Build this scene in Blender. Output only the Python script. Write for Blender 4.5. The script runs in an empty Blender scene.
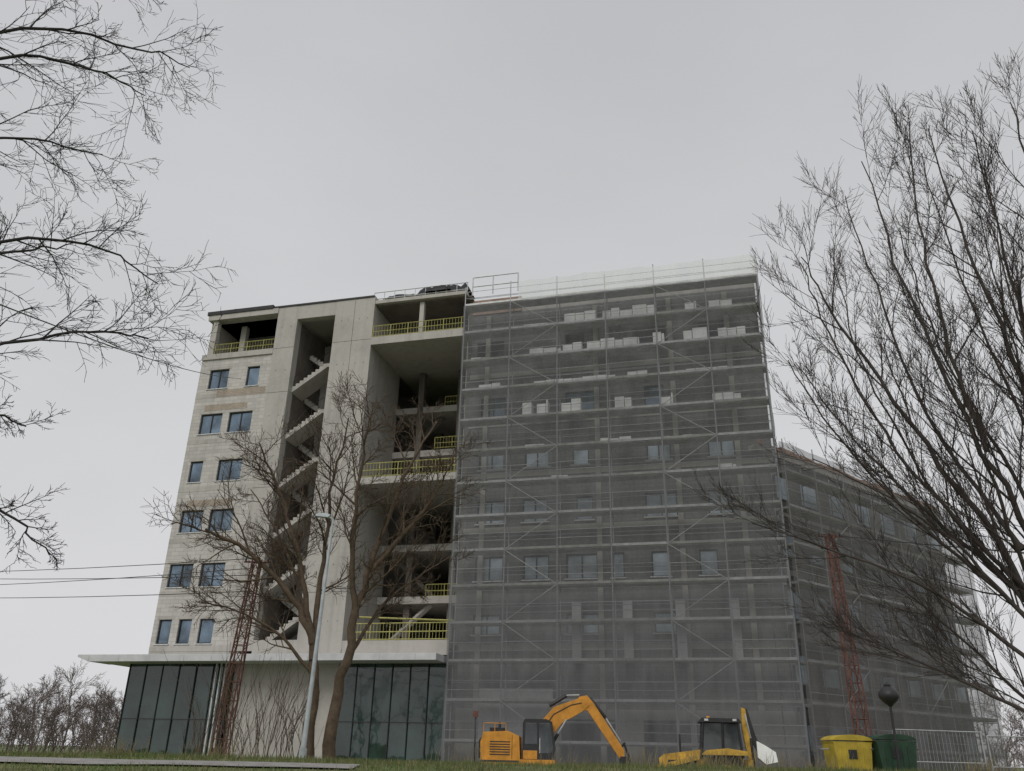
import bpy, math, random
from mathutils import Vector, Matrix, noise
sc=bpy.context.scene
sc.view_settings.view_transform='Standard'; sc.view_settings.look='None'; sc.view_settings.exposure=0
COL=sc.collection
# ------------------------------------------------------------------ materials
def newmat(name):
    m=bpy.data.materials.new(name); m.use_nodes=True
    nt=m.node_tree; b=nt.nodes['Principled BSDF']
    return m,nt,b
def mathn(nt,op,a,b=None,clamp=False):
    n=nt.nodes.new('ShaderNodeMath'); n.operation=op; n.use_clamp=clamp
    for i,v in enumerate((a,b)):
        if v is None: continue
        if isinstance(v,(int,float)): n.inputs[i].default_value=v
        else: nt.links.new(v,n.inputs[i])
    return n.outputs[0]
def noisen(nt,vec,scale,detail=5,rough=.6):
    n=nt.nodes.new('ShaderNodeTexNoise'); n.inputs['Scale'].default_value=scale
    n.inputs['Detail'].default_value=detail; n.inputs['Roughness'].default_value=rough
    nt.links.new(vec,n.inputs['Vector']); return n.outputs['Fac']
def mapn(nt,vec,sc_):
    n=nt.nodes.new('ShaderNodeMapping'); n.inputs['Scale'].default_value=sc_
    nt.links.new(vec,n.inputs['Vector']); return n.outputs[0]
def ramp(nt,fac,stops):
    n=nt.nodes.new('ShaderNodeValToRGB'); e=n.color_ramp.elements
    while len(e)<len(stops): e.new(.5)
    for i,(p,c) in enumerate(stops):
        e[i].position=p; e[i].color=(c,c,c,1) if isinstance(c,(int,float)) else (*c,1)
    nt.links.new(fac,n.inputs[0]); return n.outputs[0]
def mixc(nt,fac,a,b,mode='MIX'):
    n=nt.nodes.new('ShaderNodeMix'); n.data_type='RGBA'; n.blend_type=mode
    if isinstance(fac,(int,float)): n.inputs[0].default_value=fac
    else: nt.links.new(fac,n.inputs[0])
    for i,v in ((6,a),(7,b)):
        if isinstance(v,tuple): n.inputs[i].default_value=(*v,1)
        else: nt.links.new(v,n.inputs[i])
    return n.outputs[2]
def bump(nt,b,h,s=.3,d=.02):
    n=nt.nodes.new('ShaderNodeBump'); n.inputs['Strength'].default_value=s; n.inputs['Distance'].default_value=d
    nt.links.new(h,n.inputs['Height']); nt.links.new(n.outputs[0],b.inputs['Normal'])
def objco(nt):
    return nt.nodes.new('ShaderNodeTexCoord').outputs['Object']
def concrete(name,col,brick=None,stain=.45,bcol=None,streak=.55):
    m,nt,b=newmat(name); co=objco(nt)
    n1=noisen(nt,co,.35,6,.65); n2=noisen(nt,co,4,6,.7); n3=noisen(nt,mapn(nt,co,(2.2,2.2,.12)),1,5,.6)
    base=mixc(nt,n2,tuple(c*.84 for c in col),tuple(min(1,c*1.12) for c in col))
    if brick:
        sx=nt.nodes.new('ShaderNodeSeparateXYZ'); nt.links.new(co,sx.inputs[0])
        cx=nt.nodes.new('ShaderNodeCombineXYZ')
        nt.links.new(mathn(nt,'ADD',sx.outputs[0],sx.outputs[1]),cx.inputs[0]); nt.links.new(sx.outputs[2],cx.inputs[1])
        br=nt.nodes.new('ShaderNodeTexBrick'); nt.links.new(cx.outputs[0],br.inputs['Vector'])
        br.inputs['Scale'].default_value=1; br.inputs['Brick Width'].default_value=brick[0]; br.inputs['Row Height'].default_value=brick[1]
        br.inputs['Mortar Size'].default_value=brick[2]; br.inputs['Mortar Smooth'].default_value=.4
        bc=bcol or col
        br.inputs['Color1'].default_value=(*[c*.82 for c in bc],1); br.inputs['Color2'].default_value=(*[min(1,c*1.12) for c in bc],1)
        br.inputs['Mortar'].default_value=(*[c*.58 for c in bc],1)
        base=mixc(nt,.65,base,br.outputs['Color'])
        bump(nt,b,br.outputs['Fac'],-.2,.02)
    else: bump(nt,b,n2,.25,.02)
    st=ramp(nt,n1,[(.3,1-stain),(.55,1.0)]); base=mixc(nt,1,base,st,'MULTIPLY')
    st2=ramp(nt,n3,[(.32,.70),(.5,1.0)]); base=mixc(nt,streak,base,st2,'MULTIPLY')
    nt.links.new(base,b.inputs['Base Color']); b.inputs['Roughness'].default_value=.9
    return m
def plain(name,col,rough=.6,metal=0,var=.25,scale=3,spec=.4):
    m,nt,b=newmat(name); co=objco(nt); n=noisen(nt,co,scale,5,.65)
    c=mixc(nt,ramp(nt,n,[(.3,0.0),(.7,1.0)]),tuple(c*(1-var) for c in col),tuple(min(1,c*(1+var)) for c in col))
    nt.links.new(c,b.inputs['Base Color']); b.inputs['Roughness'].default_value=rough; b.inputs['Metallic'].default_value=metal
    b.inputs['Specular IOR Level'].default_value=spec
    return m
def glass(name,col,rough=.08,spec=.5,metal=0):
    m,nt,b=newmat(name); co=objco(nt); n=noisen(nt,co,.5,4,.6)
    c=mixc(nt,ramp(nt,n,[(.35,0.0),(.65,1.0)]),tuple(c*.45 for c in col),tuple(c*1.4 for c in col))
    nt.links.new(c,b.inputs['Base Color']); b.inputs['Roughness'].default_value=rough
    b.inputs['Specular IOR Level'].default_value=spec; b.inputs['Metallic'].default_value=metal
    bump(nt,b,noisen(nt,co,.8,2,.5),.12,.05)
    return m
def netmat(name,col,lo,hi,low=0.0):
    m=bpy.data.materials.new(name); m.use_nodes=True; nt=m.node_tree
    for n in list(nt.nodes):
        if n.type!='OUTPUT_MATERIAL': nt.nodes.remove(n)
    out=[n for n in nt.nodes if n.type=='OUTPUT_MATERIAL'][0]; co=objco(nt)
    t=nt.nodes.new('ShaderNodeBsdfTransparent'); d=nt.nodes.new('ShaderNodeBsdfDiffuse')
    n1=noisen(nt,mapn(nt,co,(1.3,1.3,.22)),1,6,.65); n2=noisen(nt,co,.18,4,.6)
    nt.links.new(mixc(nt,n1,tuple(c*.75 for c in col),tuple(c*1.2 for c in col)),d.inputs[0])
    sx=nt.nodes.new('ShaderNodeSeparateXYZ'); nt.links.new(co,sx.inputs[0])
    def seam(src,per,off,w):
        f=mathn(nt,'FRACT',mathn(nt,'DIVIDE',mathn(nt,'ADD',src,off),per))
        return mathn(nt,'LESS_THAN',f,w)
    s1=seam(sx.outputs[0],3.03,303.1,.05); s2=seam(sx.outputs[2],2.0,99.8,.06)
    fac=mathn(nt,'ADD',mathn(nt,'MULTIPLY',n1,hi-lo),mathn(nt,'MULTIPLY',n2,hi-lo))
    fac=mathn(nt,'ADD',fac,lo)
    if low: # the lower lifts carry doubled netting
        fac=mathn(nt,'ADD',fac,mathn(nt,'MULTIPLY',mathn(nt,'LESS_THAN',sx.outputs[2],9.7),low))
    fac=mathn(nt,'ADD',fac,mathn(nt,'MULTIPLY',mathn(nt,'ADD',s1,s2),.08),True)
    m2=nt.nodes.new('ShaderNodeMixShader'); nt.links.new(fac,m2.inputs[0])
    nt.links.new(t.outputs[0],m2.inputs[1]); nt.links.new(d.outputs[0],m2.inputs[2]); nt.links.new(m2.outputs[0],out.inputs[0])
    return m
M={}
M['conc']=concrete('concrete',(.455,.435,.40),stain=.2)
M['block']=concrete('aerated_block',(.52,.50,.465),brick=(.6,.25,.016),stain=.16,streak=.35)
M['perf']=concrete('perforated_brick',(.42,.36,.29),brick=(.3,.12,.018),stain=.3)
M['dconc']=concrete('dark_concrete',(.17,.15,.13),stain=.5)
M['gblock']=concrete('grey_block_wall',(.235,.232,.228),brick=(.5,.24,.03),stain=.45)
M['rbrick']=concrete('red_brick',(.38,.27,.22),brick=(.4,.2,.02),stain=.35)
M['canopy']=plain('canopy_panel',(.52,.53,.53),.5,0,.15,1.2)
M['frame']=plain('window_frame',(.02,.022,.026),.5)
M['glass']=glass('window_glass',(.15,.205,.26),.05,.7,.55)
M['glassd']=glass('curtain_glass',(.018,.042,.036),.03,.9)
M['glassl']=glass('sky_toned_window_glass',(.44,.52,.60),.2)  # bare panes; reflected sky is painted in as a pale base colour
M['yellow']=plain('yellow_rail',(.44,.42,.15),.7)
M['steel']=plain('galvanised_steel',(.40,.41,.42),.5,.1,.25)
M['wsteel']=plain('white_steel',(.60,.61,.61),.6)
M['deck']=plain('scaffold_deck',(.40,.39,.37),.7,0,.35,2)
M['black']=plain('black_membrane',(.018,.018,.02),.55)
M['white']=plain('insulation_board',(.88,.89,.88),.7,0,.08)
M['net']=netmat('debris_net',(.165,.17,.173),.0,.43,.16)
M['netw']=netmat('white_debris_net',(.74,.76,.75),.05,.50)
M['netb']=netmat('wing_debris_net',(.16,.157,.155),.02,.5,.12)
M['roofr']=plain('rusty_roof_edge',(.36,.22,.16),.8,0,.4,2)
M['bark1']=plain('bark_brown',(.095,.068,.045),.9,0,.4,6)
M['bark2']=plain('bark_grey',(.058,.047,.042),.9,0,.4,6)
M['bark3']=plain('bark_dark',(.045,.042,.042),.9,0,.4,6)
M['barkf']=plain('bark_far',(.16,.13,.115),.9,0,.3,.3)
M['barkb']=plain('bark_dark_mass',(.05,.045,.035),.9,0,.3,.3)
M['rust']=plain('rusty_paint',(.13,.055,.042),.7,0,.4,5)
M['orange']=plain('excavator_yellow_paint',(.58,.26,.035),.45,0,.28,2.5)
M['dark']=plain('dark_steel',(.03,.03,.032),.5)
M['rubber']=plain('rubber',(.02,.02,.02),.85)
M['vglass']=glass('vehicle_glass',(.05,.06,.065),.05,.8)
M['yplast']=plain('yellow_plastic',(.46,.34,.04),.5,0,.3,2)
M['ymud']=plain('muddy_yellow_paint',(.50,.30,.045),.55,0,.4,2.5)
M['gplast']=plain('green_plastic',(.022,.055,.032),.5,0,.3)
M['asph']=plain('path_paving',(.26,.25,.24),.9,0,.2,3)
M['pole']=plain('lamp_pole',(.42,.46,.48),.45,.2)
M['straw']=plain('dry_grass',(.24,.20,.11),.9,0,.4,2)
def grassmat():
    m,nt,b=newmat('grass'); co=objco(nt)
    n=noisen(nt,co,.7,7,.7); n2=noisen(nt,co,12,5,.7)
    c=mixc(nt,ramp(nt,n,[(.35,0.0),(.65,1.0)]),(.09,.15,.032),(.17,.17,.07))
    c=mixc(nt,1,c,ramp(nt,n2,[(.3,.6),(.7,1.15)]),'MULTIPLY')
    nt.links.new(c,b.inputs['Base Color']); b.inputs['Roughness'].default_value=.95; bump(nt,b,n2,.6,.05)
    return m
M['grass']=grassmat()
# ------------------------------------------------------------------ mesh builder
class MB:
    def __init__(s): s.v=[]; s.f=[]; s.m=[]; s.mats=[]; s.sm=[]
    def mi(s,k):
        if k not in s.mats: s.mats.append(k)
        return s.mats.index(k)
    def poly(s,pts,k,smooth=False):
        b=len(s.v); s.v.extend([tuple(p) for p in pts]); s.f.append(tuple(range(b,b+len(pts)))); s.m.append(s.mi(k)); s.sm.append(smooth)
    def box(s,x0,x1,y0,y1,z0,z1,k):
        b=len(s.v)
        s.v+= [(x0,y0,z0),(x1,y0,z0),(x1,y1,z0),(x0,y1,z0),(x0,y0,z1),(x1,y0,z1),(x1,y1,z1),(x0,y1,z1)]
        for f in ((0,3,2,1),(4,5,6,7),(0,1,5,4),(1,2,6,5),(2,3,7,6),(3,0,4,7)):
            s.f.append(tuple(b+i for i in f)); s.m.append(s.mi(k)); s.sm.append(False)
    def tube(s,pts,rad,n,k,cap=False,smooth=True):
        pts=[Vector(p) for p in pts]; b=len(s.v); mi=s.mi(k); N=len(pts)
        d=(pts[1]-pts[0]); a=d.orthogonal().normalized()
        for i,p in enumerate(pts):
            t=(pts[min(i+1,N-1)]-pts[max(i-1,0)]).normalized()
            a=(a-t*a.dot(t))
            a=a.normalized() if a.length>1e-6 else t.orthogonal().normalized()
            c=t.cross(a); r=rad[i] if isinstance(rad,(list,tuple)) else rad
            for j in range(n):
                g=2*math.pi*j/n+(math.pi/4 if n==4 else 0); q=p+a*(r*math.cos(g))+c*(r*math.sin(g)); s.v.append((q.x,q.y,q.z))
        for i in range(N-1):
            for j in range(n):
                j2=(j+1)%n; s.f.append((b+i*n+j,b+i*n+j2,b+(i+1)*n+j2,b+(i+1)*n+j)); s.m.append(mi); s.sm.append(smooth)
        if cap:
            s.f.append(tuple(b+j for j in reversed(range(n)))); s.f.append(tuple(b+(N-1)*n+j for j in range(n)))
            s.m+=[mi,mi]; s.sm+=[False,False]
    def beam(s,p,q,r,k): s.tube([p,q],r,4,k,True,False)
    def extrude(s,prof,y0,y1,k):
        n=len(prof); b=len(s.v)
        s.v+=[(x,y0,z) for x,z in prof]+[(x,y1,z) for x,z in prof]; mi=s.mi(k)
        s.f.append(tuple(range(b,b+n))); s.f.append(tuple(b+n+i for i in reversed(range(n))))
        for i in range(n):
            j=(i+1)%n; s.f.append((b+i,b+n+i,b+n+j,b+j))
        s.m+=[mi]*(n+2); s.sm+=[False]*(n+2)
    def obj(s,name,parent=None,mat=None,bevel=0):
        me=bpy.data.meshes.new(name); me.from_pydata(s.v,[],s.f)
        for k in s.mats: me.materials.append(M[k])
        me.polygons.foreach_set('material_index',s.m); me.polygons.foreach_set('use_smooth',s.sm); me.update()
        o=bpy.data.objects.new(name,me); COL.objects.link(o)
        if parent: o.parent=parent
        if mat is not None: o.matrix_world=mat
        if bevel:
            bm=o.modifiers.new('b','BEVEL'); bm.width=bevel; bm.segments=2; bm.limit_method='ANGLE'
        return o
def empty(name,loc=(0,0,0),rz=0,parent=None):
    o=bpy.data.objects.new(name,None); COL.objects.link(o); o.location=loc; o.rotation_euler=(0,0,rz)
    if parent: o.parent=parent
    return o
# ------------------------------------------------------------------ terrain
def ss(a,b,x):
    t=max(0,min(1,(x-a)/(b-a))); return t*t*(3-2*t)
def gz(x,y):
    z=1.40*ss(3,18.5,y)
    z-=.47*ss(20.5,26,y); z-=.72*ss(26,34,y)
    z+=.03*noise.noise(Vector((x*.5,y*.5,0)))+.05*noise.noise(Vector((x*.12,y*.12,3)))
    return z
def axis(lo,hi,fine0,fine1,st):
    a=[]; x=fine0
    while x<=fine1: a.append(x); x+=st
    s=st; x=fine1
    while x<hi: s*=1.35; x+=s; a.append(min(x,hi))
    s=st; x=fine0; l=[]
    while x>lo: s*=1.35; x-=s; l.append(max(x,lo))
    return l[::-1]+a
g=MB(); xs=axis(-1800,1800,-26,26,.8); ys=axis(-400,2500,-2,60,.7)
for y in ys:
    for x in xs: g.v.append((x,y,gz(x,y)))
W=len(xs)
for j in range(len(ys)-1):
    for i in range(W-1):
        g.f.append((j*W+i,j*W+i+1,(j+1)*W+i+1,(j+1)*W+i)); g.m.append(g.mi('grass')); g.sm.append(True)
g.obj('ground')
pth=MB()
def sheet(mb,x0,x1,y0,y1,nx,ny,k,up):
    b=len(mb.v)
    for j in range(ny+1):
        for i in range(nx+1):
            x=x0+(x1-x0)*i/nx; y=y0+(y1-y0)*j/ny; mb.v.append((x,y+.03*x,gz(x,y+.03*x)+up))
    for j in range(ny):
        for i in range(nx):
            a=b+j*(nx+1)+i; mb.f.append((a,a+1,a+nx+2,a+nx+1)); mb.m.append(mb.mi(k)); mb.sm.append(True)
sheet(pth,-60,-2.6,16.1,17.0,90,6,'asph',.03)
pth.obj('footpath')
yard=MB(); sheet(yard,-40,40,35.5,46,80,16,'asph',.03); yard.obj('pavement')
rng=random.Random(4)
gr=MB()
for i in range(42000):
    y=rng.uniform(13.5,22); x=rng.uniform(-.68*y,.68*y)
    if x<-2.6 and 16.05<y-.03*x<17.05: continue
    if noise.noise(Vector((x*.8,y*.8,7)))<-.25 and rng.random()<.6: continue
    h=rng.uniform(.03,.12)*(1+.6*noise.noise(Vector((x*.6,y*.6,1)))); z=gz(x,y); a=rng.uniform(0,6.28); w=.008
    lx,ly=rng.uniform(-.04,.04),rng.uniform(-.04,.04)
    gr.poly([(x-w*math.cos(a),y-w*math.sin(a),z-.01),(x+w*math.cos(a),y+w*math.sin(a),z-.01),(x+lx,y+ly,z+h)],'grass' if rng.random()<.85 else 'straw')
gr.obj('grass')
wd_=MB()
for cx,cy,n in((3.2,21,60),(4.6,21.5,120),(5.3,22,110),(6.1,21.6,50),(7.6,22,90),(-1,21.5,40),(1.4,22,50),(11.5,22,120),(12.6,21,100),(-6.6,21.5,80),(-8.7,21,80),(13.6,22,90)):
    for i in range(n):
        x=cx+rng.gauss(0,.35); y=cy+rng.gauss(0,.3); z=gz(x,y); h=rng.uniform(.12,.5); lx=rng.gauss(0,.1)
        wd_.tube([(x,y,z-.02),(x+lx*.4,y,z+h*.6),(x+lx,y+rng.gauss(0,.05),z+h)],[.006,.005,.002],3,'straw')
wd_.obj('dry_weeds')
# ------------------------------------------------------------------ building
G=.2
B=empty('unfinished_office_building',(0,48,0),math.radians(-15))
def wallholes(mb,x0,x1,z0,z1,y0,y1,holes,k):
    xs=sorted({x0,x1,*[h[0] for h in holes],*[h[1] for h in holes]})
    for a,b in zip(xs,xs[1:]):
        c=(a+b)/2; hs=sorted([(h[2],h[3]) for h in holes if h[0]<c<h[1]]); z=z0
        for h in hs:
            if h[0]>z: mb.box(a,b,y0,y1,z,h[0],k)
            z=h[1]
        if z<z1: mb.box(a,b,y0,y1,z,z1,k)
tl=random.Random(77)
def window(mb,x0,x1,z0,z1,y,gk='glass',split=True,t=.07):
    mb.box(x0,x1,y,y+.08,z0,z0+t,'frame'); mb.box(x0,x1,y,y+.08,z1-t,z1,'frame')
    mb.box(x0,x0+t,y,y+.08,z0+t,z1-t,'frame'); mb.box(x1-t,x1,y,y+.08,z0+t,z1-t,'frame')
    if split and x1-x0>1.2:
        c=x0+(x1-x0)*.5; mb.box(c-t/2,c+t/2,y+.005,y+.075,z0+t,z1-t,'frame')
    q=tl.uniform(-.015,.015)
    mb.poly([(x0+t,y+.05+q,z0+t),(x1-t,y+.05-q,z0+t),(x1-t,y+.05-q,z1-t),(x0+t,y+.05+q,z1-t)],gk)
rows=[24.2,20.9,17.55,14.2,10.75,7.35]
cols=[[(-21.7,-20.2),(-18.8,-17.85)],[(-21.8,-20.15),(-19.65,-17.9)],[(-21.95,-21.0),(-19.85,-18.1)],[(-21.95,-20.35),(-19.85,-18.15)],[(-22.1,-20.4),(-19.85,-18.15)],[(-22.15,-21.25),(-20.75,-19.85),(-19.3,-18.3)]]
w=MB(); win=MB()
SL=[6.9+3.33*i for i in range(7)]
for i,(z,cs) in enumerate(zip(rows,cols)):
    top=[26.45,23.55,20.22,16.9,13.55,10.2][i]; bot=[23.55,20.22,16.9,13.55,10.2,6.9][i]
    w.box(-22.5,-17.0,-.0,.4,bot,bot+.3,'conc')
    wallholes(w,-22.5,-17.0,bot+.3,top,.012,.4,[(a,b,z,z+1.45) for a,b in cs],'block')
    for a,b in cs:
        window(win,a+.002,b-.002,z+.002,z+1.448,.12)
        w.box(a-.08,b+.08,-.05,.12,z-.05,z,'wsteel')
        w.box(a-.15,b+.15,-.003,.01,z+1.46,z+1.66,'conc')
    if i in(1,3): w.box(-21.6,-18.4,-.006,.01,z+1.68,z+1.62+.5,'perf')
    if i in(0,): w.box(-20.9,-17.2,-.006,.01,z-.62,z-.12,'perf')
w.box(-17.0,-15.45,-.06,.6,6.9,30.0,'conc')
w.box(-12.6,-9.75,-.06,5.2,G,30.0,'conc')
w.box(-15.45,-12.6,-.05,.5,28.95,30.0,'conc')
w.box(-15.45,-12.6,-.05,.3,6.7,7.5,'conc')
w.box(-16.4,-12.6,-.05,.4,G,6.7,'conc')
w.box(-22.5,-16.4,.02,.5,6.5,6.9,'conc')
for z in (10.2,13.5,16.9,20.2,23.5,26.8):
    w.box(-12.61,-9.74,-.064,-.058,z,z+.03,'dconc'); w.box(-17.01,-15.44,-.064,-.058,z,z+.03,'dconc')
w.box(-11.2,-11.17,-.064,-.058,7,29.9,'dconc')
for z in (8.5,11.8,15.2,18.5,21.8,25.1,28.4):
    for x in(-12.1,-11.6,-10.8,-10.2,-16.6,-15.9): w.box(x,x+.06,-.066,-.056,z,z+.06,'dconc')
w.box(-22.5,-22.1,.4,16,G,30,'conc'); w.box(-22.5,15.0,16,16.4,G,30,'conc'); w.box(14.6,15.0,.9,16,G,28.2,'gblock')
w.box(-22.5,-17.0,-.1,16,26.45,26.85,'conc')
w.box(-22.5,-17.0,-.15,16,29.55,29.95,'conc'); w.box(-22.5,-9.75,.6,16,29.55,29.9,'conc')
w.box(-22.1,-21.75,.0,.4,26.85,29.55,'conc')
w.box(-21.9,-17.0,3.0,3.3,26.85,29.55,'gblock')
w.box(-20.6,-20.2,1.2,1.6,26.85,29.55,'conc')
w.box(-22.6,-17.4,-.22,1,29.95,30.22,'black'); w.box(-17.3,-9.8,-.12,1,30.0,30.12,'black')
w.box(-9.75,-3.25,-.1,16,26.35,26.9,'conc')
w.box(-9.75,-3.25,-.0,.5,29.5,29.75,'conc'); w.box(-9.75,-3.0,.3,16,29.4,29.49,'dconc')
w.box(-9.75,-3.25,3.6,3.9,26.9,29.4,'gblock')
w.box(-6.6,-6.3,.3,.6,26.9,29.4,'conc')
w.box(-9.75,-3.25,5.0,16,23.3,23.6,'conc')
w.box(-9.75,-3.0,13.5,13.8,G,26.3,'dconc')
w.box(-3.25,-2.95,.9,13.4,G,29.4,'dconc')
for i,(z,dep) in enumerate([(7.0,0),(10.2,4.5),(13.5,4.5),(16.75,0),(20.1,5),(23.3,5)]):
    w.box(-9.74,-3.26,dep-.05,13.5,z-.02,z+.42,'conc')
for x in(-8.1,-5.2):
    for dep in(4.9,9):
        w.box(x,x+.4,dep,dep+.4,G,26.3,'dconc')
w.box(-9.7,-3.3,-.1,.1,6.6,7.0,'conc')
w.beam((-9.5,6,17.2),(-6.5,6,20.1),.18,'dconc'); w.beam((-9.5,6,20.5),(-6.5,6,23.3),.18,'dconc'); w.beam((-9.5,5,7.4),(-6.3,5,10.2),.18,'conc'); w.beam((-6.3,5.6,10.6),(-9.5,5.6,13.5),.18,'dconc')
w.obj('walls_and_slabs',B)
st=MB()
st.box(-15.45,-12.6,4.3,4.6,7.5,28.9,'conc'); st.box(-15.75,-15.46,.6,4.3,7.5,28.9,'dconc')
def flight(xa,xb,za,zb,y0,y1,k):
    n=9; prof=[]
    dx=(xb-xa)/n; dz=(zb-za)/n
    for i in range(n): prof+= [(xa+dx*i,za+dz*i),(xa+dx*i,za+dz*(i+1))]
    prof+=[(xb,zb),(xb,zb-.28),(xa,za-.28)]
    st.extrude(prof,y0,y1,k)
for i in range(6):
    z=SL[i]+.2
    flight(-15.42,-13.0,z+.1,z+1.75,.35,1.9,'conc'); st.box(-13.0,-12.61,.35,3.9,z+1.5,z+1.75,'conc')
    flight(-13.0,-15.42,z+1.75,z+3.42,2.2,3.8,'conc') 
    for t in range(4):
        a=t/3; x=-15.4+2.4*a; zz=z+.1+1.65*a; st.beam((x,.5,zz),(x,.5,zz+.95),.014,'dark')
    st.beam((-15.4,.5,z+1.05),(-13.0,.5,z+2.7),.02,'dark')
st.obj('staircase',B)
ra=MB()
def rail(x0,x1,y,z,h=.85,k='yellow'):
    for zz in (z+.06,z+h*.5,z+h): ra.beam((x0,y,zz),(x1,y,zz),.03,k)
    n=max(2,int((x1-x0)/.2))
    for i in range(n+1):
        x=x0+(x1-x0)*i/n; ra.beam((x,y,z),(x,y,z+h),.012 if i%6 else .03,k)
rail(-21.7,-17.1,.1,26.86,.8); rail(-9.7,-3.3,.0,26.92,.85); rail(-9.6,-3.3,.0,17.17,.9); rail(-9.3,-3.3,.05,7.42,.95)
rail(-6.6,-3.3,4.7,20.5,.8); rail(-6.6,-3.3,4.7,10.6,.8); rail(-6.2,-3.3,5.2,23.7,.8)
ra.beam((-9.6,1,8.9),(-3.4,1,8.6),.05,'yellow')
ra.obj('railings',B)
# roof edge: light rail with posts, dark membrane sheets lying over it
rf=MB()
for z in(29.9,30.4): rf.beam((-9.9,.1,z),(-3.2,.1,z),.035,'wsteel')
for i in range(10):
    x=-9.9+.74*i; rf.beam((x,.1,29.75),(x,.1,30.4),.025,'wsteel')
for x in(-2.9,-1.5,.2): rf.beam((x,.2,29.4),(x,.2,30.75),.045,'wsteel')
for z in(30.05,30.75): rf.beam((-2.9,.2,z),(.2,.2,z),.04,'wsteel')
rr=random.Random(3)
def tarp(x0,x1,y0,y1,z0,zmin,zmax,seed):
    n=int((x1-x0)/.12); m=6; b=len(rf.v); mi=rf.mi('black')
    for j in range(m+1):
        for i in range(n+1):
            x=x0+(x1-x0)*i/n; y=y0+(y1-y0)*j/m
            h=zmin+(zmax-zmin)*(.5+.9*noise.noise(Vector((x*.9,y*.8,seed)))+.25*noise.noise(Vector((x*3.5,y*3,seed))))
            edge=min(1,min(i,n-i)/3)*(0 if j in(0,m) else 1)
            rf.v.append((x,y-.05*noise.noise(Vector((x*3,j,seed))),z0+h*edge))
    for j in range(m):
        for i in range(n):
            a=b+j*(n+1)+i; rf.f.append((a,a+1,a+n+2,a+n+1)); rf.m.append(mi); rf.sm.append(True)
tarp(-9.3,-6.8,.15,1.4,29.9,.15,.45,2); tarp(-7.1,-3.1,.2,1.5,29.9,.35,.85,5); tarp(-6.2,-4.4,-.03,.5,30.0,.2,.5,9)
tarp(-22.4,-17.6,-.1,1.0,30.2,.02,.28,12)
rf.obj('roof_edge',B)
cg=MB()
def curtain(x0,x1,y,z0,z1,n):
    for i in range(n):
        xa=x0+(x1-x0)*i/n; xb=x0+(x1-x0)*(i+1)/n; t=rr.uniform(-.012,.012)
        for za,zb in((z0,z0+2.9),(z0+2.9,z1)):
            q=rr.uniform(-.02,.02); cg.poly([(xa,y+.06+t,za),(xb,y+.06-t,za),(xb,y+.06-t+q,zb),(xa,y+.06+t+q,zb)],'glassd')
    for i in range(n+1):
        x=x0+(x1-x0)*i/n; cg.box(x-.022,x+.022,y-.01,y+.05,z0,z1,'frame')
    for z in(z0+.1,z0+2.9,z1-.12): cg.box(x0,x1,y-.01,y+.04,z-.018,z+.018,'frame')
curtain(-23.2,-16.4,-.5,G,6.3,6); curtain(-9.7,-3.3,-.1,G,6.3,6)
cg.poly([(-23.2,-.45,G),(-23.2,-.45,6.3),(-23.2,14,6.3),(-23.2,14,G)],'glassd')
for x in(-17.3,-17.0,-16.7): cg.box(x,x+.08,-.62,-.54,G,6.2,'canopy')
cg.obj('curtain_wall',B)
ca=MB()
ca.extrude([(-25.8,6.42),(-25.0,6.15),(-3.3,6.15),(-3.3,6.5),(-25.8,6.55)],-2.0,-.15,'canopy')
ca.box(-25.2,-22.7,-.15,9,6.2,6.5,'canopy')
for i in range(11): 
    x=-25+i*2.05; ca.box(x,x+.03,-2.01,-1.99,6.2,6.5,'steel')
ca.obj('canopy',B,bevel=.01)
win.obj('windows',B)
rw=MB(); rwin=MB()
wr={0:[(-2.2,-.6),(.7,2.2),(3.6,4.6),(8,9.4),(11.5,13)],
1:[(-2.2,-.5),(.6,2.1),(3.8,4.8),(7.8,9.6),(11.3,12.6)],
2:[(-2.2,-.5),(.7,2.2),(3.2,5.0),(5.8,6.5),(8,9),(10.6,11.6)],
3:[(-2.2,-.6),(3.2,5.0),(8,9.2)],}
segs=[(10.2,13.55,2),(13.55,16.9,1),(16.9,20.22,0),(20.22,23.55,3),(6.9,10.2,3)]
for a,b,k in segs:
    zz=a+.55; rw.box(-3.0,15.0,.78,1.1,a,a+.32,'conc')
    hs=[(x0,x1,zz+(0 if a>7 else .3),zz+1.4) for x0,x1 in wr[k]]
    wallholes(rw,-3.0,15.0,a+.32,b,.82,1.1,hs,'gblock')
    for h in hs:
        window(rwin,h[0],h[1],h[2],h[3],.9,'glassl' if a<20 else 'glass')
        rw.box(h[0]-.1,h[1]+.1,.7,.82,h[2]-.07,h[2],'wsteel')
for a,b in((23.55,26.85),(26.85,28.2)):
    rw.box(-3.0,15.0,.78,8,a,a+.32,'conc')
    wallholes(rw,-3.0,15.0,a+.32,b,.82,1.1,[(-2.6,-.8,a+1.2,a+2.6),(3.2,4.4,a+1.2,a+2.6),(7.5,9.5,a+1.2,a+2.6),(11.5,13,a+1.2,a+2.6)] if b<27 else [],'gblock')
rw.box(-3.0,.3,.75,1.2,28.21,29.3,'rbrick'); rw.box(-3.0,15.0,.9,16,28.2,28.5,'conc')
rw.box(-3.0,15.0,.8,1.1,3.9,6.9,'gblock')
wallholes(rw,-3.0,15.0,G,3.9,.8,1.1,[(2.8,5.8,G,3.4),(7.2,10.5,G,3.4)],'conc')
rw.box(-1.6,2.5,.5,.78,G,4.9,'canopy')
for x in(3.6,6.4,9.2,12): rw.box(x,x+.5,.3,.76,6.2,9.4,'canopy')
for x in(-2,5,9.6,13): rw.box(x,x+.3,.7,.79,G,28,'conc')
rw.obj('block_walls',B); rwin.obj('scaffold_windows',B)
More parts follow.
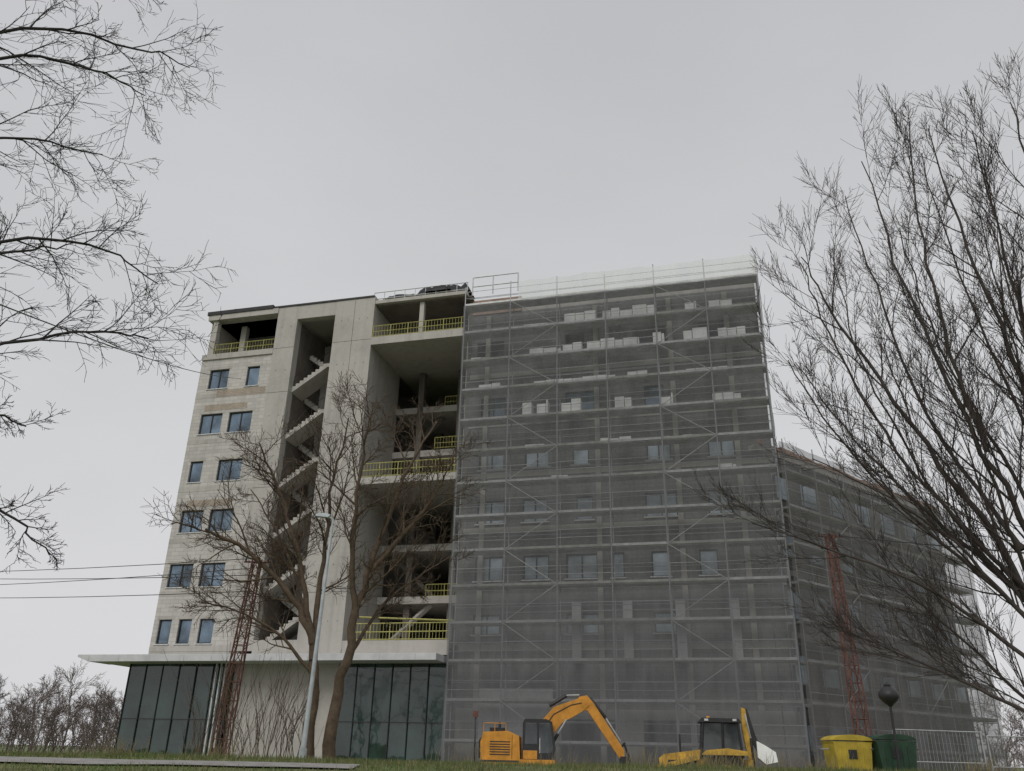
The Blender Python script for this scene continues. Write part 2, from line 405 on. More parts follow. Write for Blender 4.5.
Wg=empty('building_wing',(15.2,0,0),math.radians(15+39),B)
wg=MB()
wg.box(0,21,1.3,13,G,17.6,'gblock'); wg.box(-.2,21.3,1.1,13.2,17.6,17.95,'conc')
wr_=random.Random(2)
for i in range(42):
    x=i*.5; wg.box(x,x+.42,1.0,1.3,17.96,18.1+wr_.uniform(0,.18),'roofr')
for z in (1.2,4.6,7.9,11.2,14.5):
    for x in range(1,20,3): wg.box(x,x+1.5,1.24,1.29,z+.7,z+2.1,'glassl')
    wg.box(0,21,1.26,1.295,z-.3,z,'conc')
wg.obj('wing_walls',Wg)
# ------------------------------------------------------------------ scaffolding
S=empty('scaffolding',(0,48,0),math.radians(-15))
def scaffold(x0,x1,nb,ztop,yo,yi,name,parent,dz=2.0):
    s=MB(); r=random.Random(5)
    nl=int((ztop-G)/dz)
    for i in range(nb+1):
        x=x0+(x1-x0)*i/nb
        for y in(yo,yi): s.tube([(x,y,G),(x,y,ztop-(0 if y==yo else 1)+r.uniform(-.2,.15))],.035,5,'steel')
    for l in range(1,nl+1):
        z=G+l*dz
        if z>ztop-.5: continue
        s.box(x0,x1,yo+.06,yi-.04,z-.07,z,'deck')
        for i in range(nb):
            xa=x0+(x1-x0)*i/nb; xb=x0+(x1-x0)*(i+1)/nb
            s.box(xa+.04,xb-.04,yo-.03,yo+.03,z,z+.13,'wsteel' if r.random()<.55 else 'deck')
            for h in(.55,1.0):
                j=r.uniform(-.03,.03)
                if z+h<ztop and r.random()<.93: s.beam((xa,yo,z+h+j),(xb,yo,z+h+j),.02,'wsteel' if r.random()<.5 else 'steel')
        s.beam((x0,yi,z+1.0),(x1,yi,z+1.0),.02,'steel')
        for i in range(nb+1):
            x=x0+(x1-x0)*i/nb; s.beam((x,yo,z-.12),(x,yi,z-.12),.025,'steel')
    for l in range(nl):
        z=G+l*dz
        for b in ((1,4) if nb==6 else range(1,nb,3)):
            xa=x0+(x1-x0)*b/nb; xb=x0+(x1-x0)*(b+1)/nb
            if l%2: xa,xb=xb,xa
            s.beam((xa,yo-.05,z),(xb,yo-.05,z+dz),.023,'wsteel')
    return s.obj(name,parent)
scaffold(-3.1,15.1,6,29.6,-.6,.3,'scaffold_frame',S)
def net(x0,x1,z0,z1,y,k,name,parent,seed=0,sagtop=0):
    n=MB(); nx=int((x1-x0)/.3); nz=max(2,int((z1-z0)/.3))
    for j in range(nz+1):
        for i in range(nx+1):
            x=x0+(x1-x0)*i/nx; z=z0+(z1-z0)*j/nz
            bx=abs(math.sin(math.pi*(x-x0)/3.03)); d=.06*bx*abs(math.sin(math.pi*(z-G)/2))+.12*noise.noise(Vector((x*.9,z*.25,seed)))+.04*noise.noise(Vector((x*2.5,z*1.2,seed)))
            if sagtop and j==nz: z+=sagtop*noise.noise(Vector((x*.7,0,seed)))
            n.v.append((x,y-d,z))
    for j in range(nz):
        for i in range(nx):
            a=j*(nx+1)+i; n.f.append((a,a+1,a+nx+2,a+nx+1)); n.m.append(n.mi(k)); n.sm.append(True)
    return n.obj(name,parent)
net(-3.15,15.15,.6,28.1,-.78,'net','net_sheet',S,1)
net(.5,15.15,28.1,29.5,-.78,'netw','top_net_sheet',S,2,.12)
sn=net(0,1.6,.6,29.3,0,'net','side_net_sheet',S,3); sn.location=(15.16,-.7,0); sn.rotation_euler=(0,0,math.radians(90))
WS=empty('wing_scaffolding',(0,0,0),0,S); WS.location=(15.2,0,0); WS.rotation_euler=(0,0,math.radians(54))
scaffold(.3,21,7,18,-.2,.7,'wing_scaffold_frame',WS)
net(-.3,21.1,.6,17.7,-.38,'netb','wing_net_sheet',WS,4)
ib=MB(); r=random.Random(11)
def stack(x,z,wd,h):
    x0=x
    while x0<x+wd-.1:
        ww=min(r.uniform(.5,.9),x+wd-x0); hh=h*r.uniform(.75,1.1); ib.box(x0,x0+ww-.04,-.45,.2,z+.02,z+hh,'white'); x0+=ww
for z,L in {26.2:[(.8,1.6,.3),(3.4,2,.8),(5.8,3.2,.8),(9.4,1,.3),(10.8,.7,.8),(12.2,1.4,.6)],24.2:[(-2.6,1,.3),(1.2,2,.5),(3.3,1.2,.8),(4.8,3.2,.75),(8.8,.7,.9),(10.6,1.5,.9),(12.6,1.6,.9)],22.2:[(1.5,5,.35),(-2,1.4,.4),(7.2,1.2,.5),(10,3,.3)],20.2:[(.8,.6,.9),(1.7,.7,1.),(3.2,1.2,.9),(6.4,1,.8),(9,.8,.8),(12,1.6,.6)],18.2:[(5.5,1.8,.35),(1,1.2,.3),(9,2,.25)],16.2:[(2.6,1,.25),(12,1,.4)]}.items():
    for x,wd,h in L: stack(x,z,wd,h)
ib.obj('insulation_board_stacks',S)
# ------------------------------------------------------------------ trees
def perp(d,rng):
    v=Vector((rng.gauss(0,1),rng.gauss(0,1),rng.gauss(0,1))); v-=d*v.dot(d)
    return v.normalized() if v.length>1e-4 else d.orthogonal().normalized()
class Tree:
    def __init__(s,seed,k,up=.15,ang=(25,50),rmin=.006,wander=.14,nch=(7,6,5,4),lr=(.5,.55,.55,.5),maxl=3,sides=(7,5,4,3,3),cr=.6,jit=.6):
        s.r=random.Random(seed); s.mb=MB(); s.k=k; s.up=up; s.ang=ang; s.rmin=rmin; s.w=wander; s.nch=nch; s.lr=lr; s.maxl=maxl; s.sides=sides; s.cr=cr; s.jit=jit
    def limb(s,ctrl,r0,r1,lv=0,clen=None,t0=.2,spawn=True):
        c=[Vector(p) for p in ctrl]; pts=[]
        c=[c[0]*2-c[1]]+c+[c[-1]*2-c[-2]]
        for i in range(1,len(c)-2):
            for q in range(5):
                t=q/5; a,b,d,e=c[i-1],c[i],c[i+1],c[i+2]
                pts.append(.5*((2*b)+(d-a)*t+(2*a-5*b+4*d-e)*t*t+(3*b-a-3*d+e)*t**3))
        pts.append(c[-2]); N=len(pts)
        L=sum((pts[i+1]-pts[i]).length for i in range(N-1))
        for i in range(1,N): pts[i]=pts[i]+perp(Vector((0,0,1)),s.r)*s.r.uniform(0,.02*L)*s.jit
        rad=[r0+(r1-r0)*(i/(N-1))**.7 for i in range(N)]
        s.mb.tube(pts,rad,s.sides[lv],s.k)
        if spawn: s.children(pts,rad,lv,L if clen is None else clen,t0)
    def children(s,pts,rad,lv,L,t0):
        if lv>=s.maxl: return
        N=len(pts); n=max(2,int(s.nch[lv]*s.r.uniform(.8,1.25)))
        for i in range(n):
            t=t0+(1-t0)*(i+s.r.random())/n; t=min(t,.98); f=t*(N-1); a=int(f); p=pts[a].lerp(pts[a+1],f-a); d=(pts[a+1]-pts[a]).normalized()
            an=math.radians(s.r.uniform(*s.ang)); q=(d*math.cos(an)+perp(d,s.r)*math.sin(an))
            q.z+=s.up; q.normalize(); rr=rad[a]*s.cr
            ln=L*s.lr[lv]*s.r.uniform(.55,1.3)*(1.15-.5*t)
            rr=min(rr,ln*.013+s.rmin)
            s.grow(p,q,ln,max(rr,s.rmin),lv+1)
    def grow(s,p,d,L,r,lv):
        n=6 if lv<2 else (5 if lv<3 else 3); pts=[p.copy()]; rad=[r]; st=L/n
        for i in range(n):
            d=(d+perp(d,s.r)*s.r.uniform(0,s.w*2)+Vector((0,0,s.up*.35))).normalized()
            p=p+d*st; pts.append(p); rad.append(max(s.rmin*.6,r*(1-.75*(i+1)/n)))
        s.mb.tube(pts,rad,s.sides[lv],s.k)
        s.children(pts,rad,lv,L,.15)
# centre tree
T=Tree(21,'bark1',up=.09,ang=(28,60),rmin=.0075,wander=.15,nch=(14,9,7,4),lr=(.44,.52,.5,.5))
b0=(-4.95,23.5,.9); b1=(-4.5,23.6,.9)
T.limb([b0,(-5.0,23.5,3),(-5.15,23.4,4.3),(-6.0,23.2,5.6),(-7.2,22.9,6.6),(-8.2,22.5,7.0)],.19,.03,t0=.5,clen=4.6)
T.limb([(-5.15,23.4,4.2),(-5.7,23.3,6.3),(-6.5,23.2,8.3),(-7.2,22.8,9.6)],.10,.02,clen=4.2)
T.limb([(-5.1,23.45,3.8),(-5.2,23.7,6),(-5.2,23.9,8.5),(-4.9,23.8,10.8)],.11,.02,clen=4.6)
T.limb([b1,(-4.35,23.6,3),(-4.15,23.6,5),(-3.7,23.7,6.8),(-3.1,23.9,9),(-2.3,24.2,10.9)],.2,.025,t0=.35,clen=5.2)
T.limb([(-4.1,23.6,4.9),(-4.3,23.2,7),(-4.2,22.9,9),(-4.0,22.6,10.4)],.10,.02,clen=4.3)
T.limb([(-3.8,23.7,6.2),(-2.9,23.5,7.3),(-2.2,23.5,8.3),(-1.7,23.4,9.4)],.09,.02,clen=4)
T.limb([(-4.3,23.6,3.6),(-3.6,24.1,5.2),(-2.6,24.5,6.2),(-1.7,24.8,6.9)],.07,.015,clen=3.4)
T.limb([(-5.3,23.4,4.6),(-6.0,24.0,6.2),(-6.9,24.6,7.6),(-7.8,24.8,8.8)],.07,.015,clen=3.5)
T.limb([(-5.05,23.5,3.4),(-5.9,23.2,4.3),(-7.0,22.9,4.9),(-8.0,22.6,5.1)],.06,.015,clen=3)
T.mb.obj('bare_tree')
# right tree
T=Tree(8,'bark2',up=.13,ang=(14,46),rmin=.0044,wander=.10,nch=(13,9,7,4),lr=(.44,.52,.5,.5),cr=.5,jit=.4)
bb=(8.3,12.0,.8)
L=[[bb,(7.6,12.1,3),(7.0,12.3,5),(6.2,12.6,7),(5.5,12.9,8.8),(5.2,13.1,10.0)],
[bb,(8.0,12.1,3.5),(7.3,12.3,6),(6.7,12.5,9),(6.4,12.6,11.8)],
[bb,(8.2,12,4),(7.9,11.9,7),(7.5,11.9,9.5),(7.3,12,12)],
[bb,(8.4,11.9,4),(8.4,11.6,7),(8.5,11.4,10),(8.4,11.2,12)],
[(8.0,12,3.8),(7.5,12.2,6),(7.1,12.6,8),(7.0,13,10.6)],
[(8.0,12.1,2.6),(7.1,12.3,3.9),(6.1,12.7,5.2),(5.3,13.0,6.6),(4.8,13.3,8.0)],
[(7.7,12.1,2.2),(7.0,12.2,3.2),(5.9,12.5,4.1),(4.8,13.0,4.7),(3.9,13.3,5.1)],
[(7.3,12.2,3.9),(6.4,12.9,5.4),(5.8,13.8,7),(5.4,14.6,8.6)],
[(7.5,12.2,4.5),(7.0,13.2,7),(6.9,14,10),(6.8,14.5,12.4)],
[(7.6,12.1,3.2),(6.9,11.4,4.6),(6.4,11.0,6.0),(6.0,10.9,7.4)],
[(7.9,12.0,1.8),(7.1,12.6,2.4),(6.2,13.2,3.0),(5.4,13.8,3.5)],
[(8.0,12,3.8),(8.6,12.8,6),(9,13.6,9),(9.2,14,12)],
[(7.6,12.1,3.6),(6.7,12.3,4.9),(5.9,12.5,6.4),(5.3,12.6,8.2),(5.0,12.7,9.6)],
[(8.0,12,2.8),(7.4,12.6,4.2),(6.8,13.2,5.8),(6.3,13.6,8),(6.1,14,10.4)],
[(8.1,12,3),(7.8,11.4,5.2),(7.4,10.9,7.2),(7.1,10.6,9.2)],
[(8.2,12,4),(8.1,12.4,6.5),(7.9,12.8,9),(7.8,13.1,12.4)],
[(8.1,12.0,1.5),(7.6,12.9,2.4),(7.1,13.9,3.6),(6.5,14.6,4.6)],
[(8.1,12.1,2.4),(7.3,12.0,3.4),(6.5,12.2,4.6),(5.6,12.4,5.4),(4.8,12.7,6.0)],
[(7.3,12.2,6),(6.9,12,8),(6.8,11.9,10),(6.9,11.8,12)],
[(8.3,11.9,6),(8.0,11.7,8),(7.9,11.6,10),(7.8,11.5,11.6)],
]
for i,l in enumerate(L): T.limb(l,.085 if i<4 else .042,.009,t0=.2,clen=4.3 if i<5 else 3.5)
T.mb.obj('bare_tree')
# left tree
T=Tree(33,'bark3',up=.02,ang=(22,62),rmin=.0030,wander=.14,nch=(14,8,5,4),lr=(.34,.5,.5,.5),cr=.55)
T.limb([(-8.2,6.0,0),(-8.1,6.0,3),(-8.2,6.0,6),(-8.0,6.1,9),(-7.8,6.0,11)],.24,.08,spawn=False)
LL=[[(-8.1,6,5.5),(-6.3,6.1,7.2),(-5.0,6.3,8.1),(-4.1,6.8,8.4),(-3.6,7.1,8.4)],
[(-8.1,6,6.5),(-6.3,6.4,8.2),(-5.2,6.6,9.2),(-4.4,6.9,9.5)],
[(-8.1,6,4.9),(-6.3,6.0,6.9),(-5.0,6.2,7.6),(-4.3,6.6,7.9),(-3.9,6.9,7.8)],
[(-8.1,6,4.4),(-6.3,6.2,6.2),(-4.9,6.5,6.9),(-4.2,7.0,7.1)],
[(-8.1,6,3.8),(-6.1,6.2,5.0),(-4.7,6.6,5.8),(-4.0,7.0,6.0),(-3.55,7.3,5.8)],
[(-8.1,6,4.0),(-6.1,6.7,5.4),(-4.9,7.1,6.0),(-4.5,7.4,6.3)],
[(-8.1,6,3.2),(-6.1,6.3,4.1),(-4.6,6.6,4.7),(-3.9,7.0,5.1),(-3.5,7.3,5.2)],
[(-8.1,6,2.8),(-6.1,6.5,3.5),(-4.7,6.8,3.55),(-4.2,7.1,3.35),(-3.95,7.3,3.1)],
[(-8.1,6,3.0),(-6.1,6.6,3.9),(-4.8,7.1,4.3),(-4.5,7.4,4.3)]]
for i,l in enumerate(LL): T.limb(l,.033,.0055,t0=.3,clen=2.6 if i<7 else 1.2)
T.mb.obj('bare_tree')
T=Tree(5,'bark1',up=.3,ang=(12,30),rmin=.006,nch=(6,3,2,2),maxl=1,lr=(.5,.5,.5,.5))
for i in range(48):
    x=-6.8+T.r.uniform(-1.3,1.5); y=24+T.r.uniform(-1,1); h=T.r.uniform(1.0,2.8)
    T.limb([(x,y,gz(x,y)-.05),(x+T.r.uniform(-.2,.2),y,1+h*.5),(x+T.r.uniform(-.5,.5),y,1+h)],.012,.005)
T.mb.obj('shrub')
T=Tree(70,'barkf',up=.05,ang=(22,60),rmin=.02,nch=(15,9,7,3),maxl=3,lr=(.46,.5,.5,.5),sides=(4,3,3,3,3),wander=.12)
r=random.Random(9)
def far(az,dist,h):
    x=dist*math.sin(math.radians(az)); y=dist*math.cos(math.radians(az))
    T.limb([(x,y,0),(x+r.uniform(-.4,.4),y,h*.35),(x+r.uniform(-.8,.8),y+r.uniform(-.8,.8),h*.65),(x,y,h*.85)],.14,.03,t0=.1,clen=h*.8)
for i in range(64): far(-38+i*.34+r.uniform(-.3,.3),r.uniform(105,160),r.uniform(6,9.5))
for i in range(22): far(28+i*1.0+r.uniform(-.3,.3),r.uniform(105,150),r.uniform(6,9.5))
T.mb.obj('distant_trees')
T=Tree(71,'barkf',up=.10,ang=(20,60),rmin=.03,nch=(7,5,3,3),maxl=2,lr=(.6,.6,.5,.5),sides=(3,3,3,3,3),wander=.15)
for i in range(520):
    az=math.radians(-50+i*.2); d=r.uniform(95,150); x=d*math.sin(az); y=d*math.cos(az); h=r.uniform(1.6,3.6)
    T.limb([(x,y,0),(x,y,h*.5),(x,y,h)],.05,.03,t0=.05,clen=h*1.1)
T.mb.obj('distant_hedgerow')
T=Tree(72,'barkb',up=.08,ang=(25,60),rmin=.05,nch=(12,8,5,3),maxl=2,lr=(.5,.5,.5,.5),sides=(4,3,3,3,3),wander=.12)
for i in range(26):
    x=-75+i*5+r.uniform(-2,2); y=-34+r.uniform(-6,6); h=r.uniform(9,15)
    T.limb([(x,y,0),(x,y,h*.35),(x+r.uniform(-1,1),y,h*.65),(x,y,h*.85)],.3,.06,t0=.15,clen=h*.8)
T.mb.obj('street_tree_row')
# ------------------------------------------------------------------ fence
fe=MB()
fx=random.Random(6)
def fpanel(x,y,a):
    ca_,sa=math.cos(a),math.sin(a)
    def P(u,z): return (x+u*ca_,y+u*sa,z+gz(x,y))
    for u in(0,3.4): fe.beam(P(u,0),P(u,2.0),.022,'steel')
    for z in(.15,1.05,2.0): fe.beam(P(0,z),P(3.4,z),.018,'steel')
    for i in range(1,24): fe.beam(P(i*3.4/24,.15),P(i*3.4/24,2.0),.004,'steel')
    fe.box(x-.1,x+.1,y-.3,y+.3,gz(x,y),gz(x,y)+.14,'asph')
for i in range(4): fpanel(12.6+i*3.45,29.5+i*.8,.23+fx.uniform(-.04,.04))
fe.obj('construction_fence')
# ------------------------------------------------------------------ poles
def mast(name,x,y,h,w0,w1,lean=(0,0)):
    m=MB(); z0=gz(x,y)-.1; n=int(h/.5)
    def cor(t,i):
        w=(w0+(w1-w0)*t)/2; sx,sy=((-1,-1),(1,-1),(1,1),(-1,1))[i]
        return (sx*w+lean[0]*t,sy*w+lean[1]*t,h*t)
    for i in range(4): m.beam(cor(0,i),cor(1,i),.028,'rust')
    for l in range(n):
        for i in range(4):
            j=(i+1)%4; a,b=(i,j) if l%2 else (j,i)
            m.beam(cor(l/n,a),cor((l+1)/n,b),.014,'rust'); m.beam(cor(l/n,i),cor(l/n,j),.012,'rust')
    m.beam((-.4+lean[0],lean[1],h-.1),(.4+lean[0],lean[1],h-.1),.03,'rust')
    for q in(-.35,0,.35): m.tube([(q+lean[0],lean[1],h-.08),(q+lean[0],lean[1],h+.06)],.03,6,'dark',True)
    o=m.obj(name); o.location=(x,y,z0); return o
mast('lattice_power_mast',-8.25,26.7,6.3,.44,.22,(.35,0)); mast('lattice_power_mast',11.05,27.9,7.9,.42,.2,(-.3,.0))
pl=MB()
pl.tube([(0,0,0),(0,0,1.2),(0,0,5.75)],[.07,.055,.035],10,'pole'); pl.tube([(0,0,5.7),(0,0,5.95),(-.15,-.05,6.02)],.03,8,'pole')
pl.extrude([(-.45,6.0),(-.12,5.98),(-.06,6.05),(-.2,6.09),(-.43,6.06)],-.1,.04,'pole'); pl.tube([(0,0,0),(0,0,.5)],.09,10,'pole')
o=pl.obj('street_lamp'); o.location=(-4.68,21.5,1.15); o.rotation_euler=(0,math.radians(1.2),0)
gl=MB(); gl.tube([(0,0,-.2),(0,0,2.0)],.035,8,'dark')
gl.tube([(0,0,1.98+.56*t/8) for t in range(9)],[max(.03,.26*math.sin(math.pi*t/8)) for t in range(9)],14,'dark'); gl.tube([(0,0,2.48),(0,0,2.58)],[.1,.03],10,'dark',True)
o=gl.obj('globe_street_lamp'); o.location=(9.85,23.0,.95)
sp=MB(); sp.tube([(0,0,0),(0,0,3.2)],.035,8,'dark',True); sp.box(-.12,.12,-.05,.05,2.95,3.2,'rust'); o=sp.obj('marker_post'); o.location=(-1.3,41,.2)
cb=MB()
def cable(a,b,sag,r=.012):
    a=Vector(a); b=Vector(b); cb.tube([a.lerp(b,t/14)-Vector((0,0,sag*4*(t/14)*(1-t/14))) for t in range(15)],r,4,'dark')
mt=(-7.9,26.7,7.1)
for dz,yo,e in((0,-.5,1.5),(-.5,0,2.2),(-.25,.5,1.0),(-1.0,0,.6)): cable((-60,62+yo*4,11.5+e),(mt[0]+yo*.6,mt[1],mt[2]+dz),.7,.013)
cable((10.7,27.9,8.6),(60,40,11),.8,.015); cable((10.5,27.9,8.6),(60,36,10.5),.9,.015)
cable((-8.1,6.4,6.5),(-17.5,50,23.5),.5,.015)
cb.obj('power_cables')
# ------------------------------------------------------------------ vehicles
def place(mb,name,x,y,z,rz,bev=.02):
    o=mb.obj(name,bevel=bev); o.location=(x,y,z); o.rotation_euler=(0,0,rz); return o
def wheel(mb,x,y0,y1,z,r,rim,k='ymud'):
    n=24
    mb.tube([(x,y0,z),(x,y0+.05,z),(x,y1-.05,z),(x,y1,z)],[r*.88,r,r,r*.88],n,'rubber',True)
    mb.tube([(x,y0-.015,z),(x,y0+.1,z)],rim,16,k,True); mb.tube([(x,y0-.05,z),(x,y0,z)],rim*.3,10,'dark',True)
    for i in range(n):
        a=2*math.pi*i/n; mb.beam((x+r*math.cos(a),y0+.02,z+r*math.sin(a)),(x+r*math.cos(a+.1),y1-.02,z+r*math.sin(a+.1)),.03,'rubber')
E=MB()
for y0,y1 in((-1.25,-.75),(.75,1.25)):
    E.extrude([(.25,.35),(.5,.08),(3.4,.08),(3.7,.35),(3.5,.72),(.45,.72)],y0,y1,'rubber')
    for i in range(6): E.tube([(.6+i*.53,y0-.02,.32),(.6+i*.53,y0,.32)],.17,12,'dark',True)
    for i in range(16): E.box(.45+i*.19,.55+i*.19,y0-.01,y1+.01,.72,.76,'dark')
E.tube([(2,0,.6),(2,0,.95)],.7,20,'dark',True)
E.extrude([(0,1.15),(.12,.95),(3.3,.95),(3.3,1.25),(1.75,1.25),(1.7,2.15),(1.2,2.35),(.1,2.3),(-.02,1.9)],-1.2,1.2,'orange')
E.extrude([(.02,1.2),(-.1,1.3),(-.1,1.95),(.0,2.1)],-1.1,1.1,'dark')
for i in range(6): E.box(.4,1.3,-1.215,-1.2,1.4+i*.1,1.44+i*.1,'dark')
E.box(.0,1.7,-1.207,-1.2,1.12,1.2,'dark'); E.box(1.38,1.40,-1.207,-1.2,1.25,2.2,'dark')
E.box(.35,1.0,-.9,-.2,2.34,2.48,'dark'); E.tube([(.7,.4,2.3),(.7,.4,2.75)],.06,8,'dark',True)
for x in(.1,.6,1.1): E.beam((x,-1.1,2.3),(x,-1.1,2.65),.018,'orange')
E.beam((.1,-1.1,2.65),(1.1,-1.1,2.65),.018,'orange')
cab=[(1.85,1.25),(3.15,1.25),(3.3,1.7),(3.15,2.75),(2.9,2.85),(1.95,2.85),(1.85,2.7)]
E.extrude(cab,-1.18,-.1,'dark')
E.extrude([(1.95,1.85),(2.5,1.85),(2.5,2.68),(1.98,2.68)],-1.19,-1.17,'vglass'); E.extrude([(2.58,1.5),(3.12,1.5),(3.2,1.75),(3.06,2.68),(2.58,2.68)],-1.19,-1.17,'vglass')
E.extrude([(1.88,1.27),(2.5,1.27),(2.5,1.6),(1.88,1.6)],-1.195,-1.17,'orange')
E.beam((2.62,-1.2,1.5),(2.62,-1.2,2.1),.02,'wsteel')
E.extrude([(2.2,1.25),(2.75,1.25),(3.0,2.1),(3.6,2.75),(4.5,3.22),(4.85,3.5),(4.7,3.78),(4.3,3.76),(3.2,3.4),(2.45,2.6)],.05,.42,'orange')
E.extrude([(4.4,3.85),(4.2,3.65),(4.5,3.25),(4.75,3.3),(6.05,1.55),(6.2,1.35),(6.4,1.45),(6.4,1.7),(5.05,3.6),(4.75,3.92)],.08,.38,'orange')
E.tube([(2.9,-.02,1.5),(3.4,-.02,2.3)],.075,8,'dark',True); E.tube([(3.4,-.02,2.3),(3.8,-.02,2.9)],.04,8,'steel',True)
E.tube([(3.0,.22,3.45),(3.8,.22,3.9)],.08,8,'dark',True); E.tube([(3.8,.22,3.9),(4.4,.22,3.93)],.04,8,'steel',True)
E.tube([(4.9,.22,3.8),(5.6,.22,3.0)],.07,8,'dark',True); E.tube([(5.6,.22,3.0),(6.25,.22,2.05)],.035,8,'steel',True)
E.tube([(2.6,.03,2.3),(3.2,.03,3.1),(4.0,.03,3.5),(4.5,.03,3.6)],.02,6,'dark')
E.beam((6.15,.22,1.7),(6.45,.22,2.0),.05,'dark'); E.beam((6.4,.22,2.0),(6.6,.22,1.45),.05,'dark')
E.extrude([(6.2,1.45),(6.65,1.45),(6.7,.95),(6.4,.5),(5.8,.45),(5.65,.75),(6.0,.8),(6.2,1.1)],-.25,.7,'dark')
o=place(E,'excavator',-.9,40.3,.2,math.radians(-4)); o.scale=(.96,1,1)
K=MB()
for y0,y1 in((-1.15,-.7),(.7,1.15)):
    wheel(K,2.9,y0,y1,.80,.80,.40); wheel(K,.95,y0,y1-.08 if y1>0 else y1,.55,.53,.28)
K.box(.6,3.7,-.5,.5,.55,.95,'dark')
K.extrude([(.35,.85),(2.05,.85),(2.05,1.75),(.55,1.55),(.35,1.4)],-.5,.5,'ymud')
K.box(.33,.35,-.4,.4,.9,1.35,'dark'); K.box(.7,1.8,-.505,-.5,1.0,1.35,'dark'); K.tube([(1.2,-.3,1.6),(1.2,-.3,2.3)],.04,8,'dark',True)
K.extrude([(1.95,.95),(3.55,.95),(3.6,1.5),(2.0,1.45)],-.72,.72,'ymud')
for y in(-.72,.72):
    for a,b in(((2.0,1.4),(2.15,2.75)),((2.85,1.4),(2.9,2.75)),((3.6,1.45),(3.5,2.75))): K.beam((a[0],y,a[1]),(b[0],y,b[1]),.055,'dark')
K.extrude([(2.02,1.46),(3.56,1.51),(3.46,2.72),(2.16,2.72)],-.69,.69,'vglass')
K.extrude([(1.95,2.75),(3.65,2.75),(3.55,2.9),(2.1,2.92)],-.8,.8,'dark'); K.tube([(2.4,.3,2.9),(2.4,.3,3.02)],.07,8,'orange',True)
K.box(2.2,2.35,-.83,-.8,2.8,2.88,'wsteel'); K.box(3.3,3.45,-.83,-.8,2.8,2.88,'wsteel')
for y in(-1.18,.73): K.extrude([(2.0,1.55),(3.8,1.55),(3.75,1.7),(3.0,1.8),(2.2,1.72)],y,y+.45,'ymud')
for y in(-.66,.6): K.extrude([(2.0,1.4),(1.9,1.55),(.3,1.15),(-.45,.45),(-.3,.35),(.45,1.0)],y,y+.1,'ymud')
K.extrude([(-.45,.95),(-.35,.1),(-.9,.05),(-1.1,.12),(-.55,.22),(-.6,1.0)],-1.1,1.1,'dark')
K.box(3.6,3.95,-.6,.6,.5,1.1,'dark')
K.extrude([(3.85,.7),(4.1,.75),(4.12,1.5),(3.95,2.6),(3.88,3.3),(3.72,3.35),(3.7,2.5),(3.85,1.4)],-.13,.13,'ymud')
K.extrude([(3.72,3.35),(3.95,3.3),(4.2,2.3),(4.5,1.6),(4.35,1.5),(3.95,2.2)],-.1,.1,'dark')
K.tube([(4.05,-.16,1.0),(4.0,-.16,2.2)],.05,8,'dark',True); K.tube([(4.0,-.16,2.2),(3.85,-.16,3.1)],.03,8,'steel',True)
K.extrude([(4.2,2.1),(4.5,1.95),(4.9,1.7),(4.95,1.35),(4.5,1.25),(4.2,1.5)],-.35,.35,'white')
for y in(-.9,.8): K.extrude([(3.75,1.4),(3.95,1.4),(3.95,.15),(3.75,.15)],y,y+.12,'ymud'); K.box(3.65,4.1,y-.1,y+.22,.05,.14,'dark')
place(K,'backhoe_loader',5.95,37.4,.22,math.radians(-10))
def container(name,k,x,y,rz,lid):
    C=MB(); 
    C.extrude([(-.55,.2),(.55,.2),(.66,1.15),(.7,1.22),(-.7,1.22),(-.66,1.15)],-.42,.42,k)
    n=10; prof=[(.70*math.cos(math.pi*i/n),1.25+.16*math.sin(math.pi*i/n)) for i in range(n+1)]
    C.extrude(prof,-.46,.46,lid)
    for i in range(5): C.box(-.42+i*.19,-.38+i*.19,-.44,-.42,.3,1.1,k)
    for sx in(-.5,.5):
        for sy in(-.33,.33): C.tube([(sx-.0,sy-.03,.1),(sx,sy+.03,.1)],.1,12,'rubber',True); C.beam((sx,sy,.1),(sx,sy,.22),.03,'steel')
    C.tube([(-.78,-.3,1.0),(-.78,.3,1.0)],.02,6,'steel'); C.tube([(.78,-.3,1.0),(.78,.3,1.0)],.02,6,'steel')
    C.box(-.2,.1,-.45,-.442,.75,1.0,'dark')
    o=C.obj(name,bevel=.015); o.location=(x,y,gz(x,y)-.08); o.rotation_euler=(0,0,rz); o.scale=(.76,.8,.86)
container('yellow_waste_container','yplast',8.83,23.6,.1,'yplast')
container('green_waste_container','gplast',9.92,23.5,.05,'gplast')
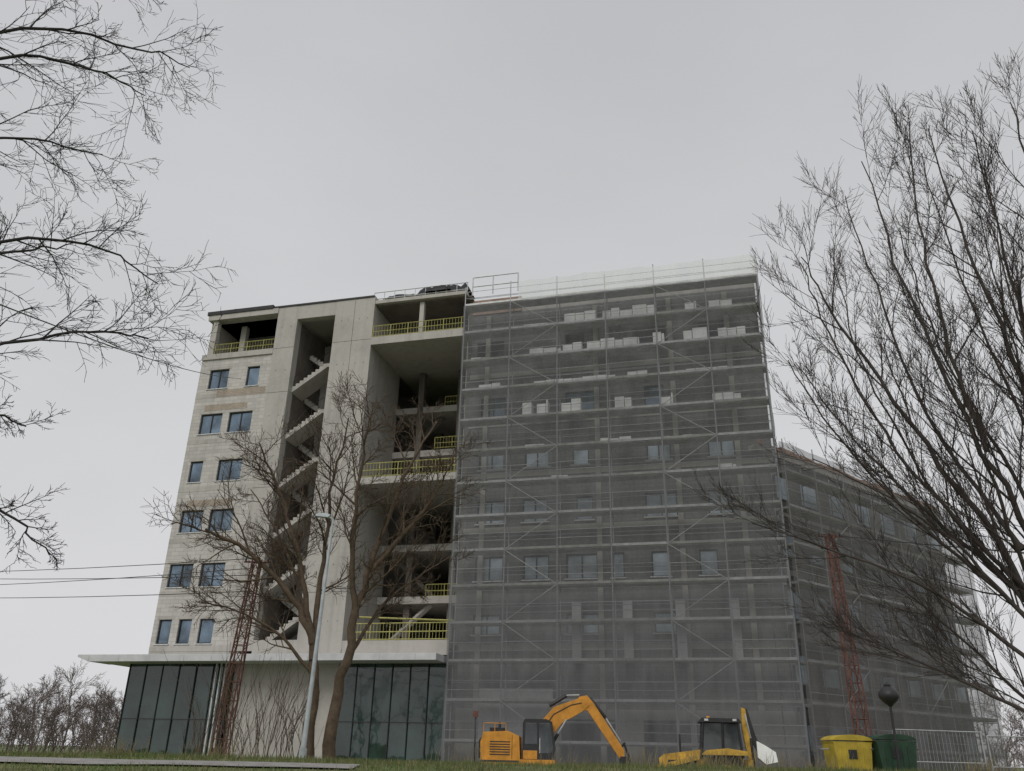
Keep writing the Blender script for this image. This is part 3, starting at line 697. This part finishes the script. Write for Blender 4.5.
# ------------------------------------------------------------------ camera, light, world
cam=bpy.data.cameras.new('camera'); co=bpy.data.objects.new('camera',cam); COL.objects.link(co)
p=math.radians(23.6); r_=math.radians(1.3)
F=Vector((0,math.cos(p),math.sin(p))); R=Vector((1,0,0)); U=Vector((0,-math.sin(p),math.cos(p)))
X=R*math.cos(r_)+U*math.sin(r_); Y=U*math.cos(r_)-R*math.sin(r_); Z=-F
mw=Matrix((( X.x,Y.x,Z.x,0),(X.y,Y.y,Z.y,0),(X.z,Y.z,Z.z,1.6),(0,0,0,1)))
co.matrix_world=mw; cam.sensor_width=36; cam.lens=846/1024*36; cam.clip_end=6000; cam.clip_start=.05
sc.camera=co
sun=bpy.data.lights.new('sun','SUN'); so=bpy.data.objects.new('sun',sun); COL.objects.link(so)
sun.energy=1.3; sun.angle=math.radians(30); sun.color=(1,.965,.92)
el=math.radians(45); az=math.radians(205)
d=Vector((math.sin(az)*math.cos(el),math.cos(az)*math.cos(el),math.sin(el))); so.rotation_euler=(-d).to_track_quat('-Z','Y').to_euler()
wd=bpy.data.worlds.new('World'); sc.world=wd; wd.use_nodes=True; nt=wd.node_tree; bg=nt.nodes['Background']
sky=nt.nodes.new('ShaderNodeTexSky'); sky.sky_type='NISHITA'; sky.sun_disc=False; sky.sun_elevation=el; sky.sun_rotation=az
hs=nt.nodes.new('ShaderNodeHueSaturation'); hs.inputs['Saturation'].default_value=.15; nt.links.new(sky.outputs[0],hs.inputs['Color'])
tc=nt.nodes.new('ShaderNodeTexCoord'); sx=nt.nodes.new('ShaderNodeSeparateXYZ'); nt.links.new(tc.outputs['Generated'],sx.inputs[0])
gcol=ramp(nt,sx.outputs[2],[(0.0,(7.1,7.05,7.25)),(.35,(6.4,6.45,6.6)),(.8,(5.6,5.65,5.85))])
cl=ramp(nt,noisen(nt,mapn(nt,tc.outputs['Generated'],(1,1,2.2)),1.6,5,.5),[(.3,.93),(.7,1.06)])
gcol=mixc(nt,1,gcol,cl,'MULTIPLY')
nt.links.new(mixc(nt,.9,hs.outputs[0],gcol),bg.inputs['Color']); bg.inputs['Strength'].default_value=.1
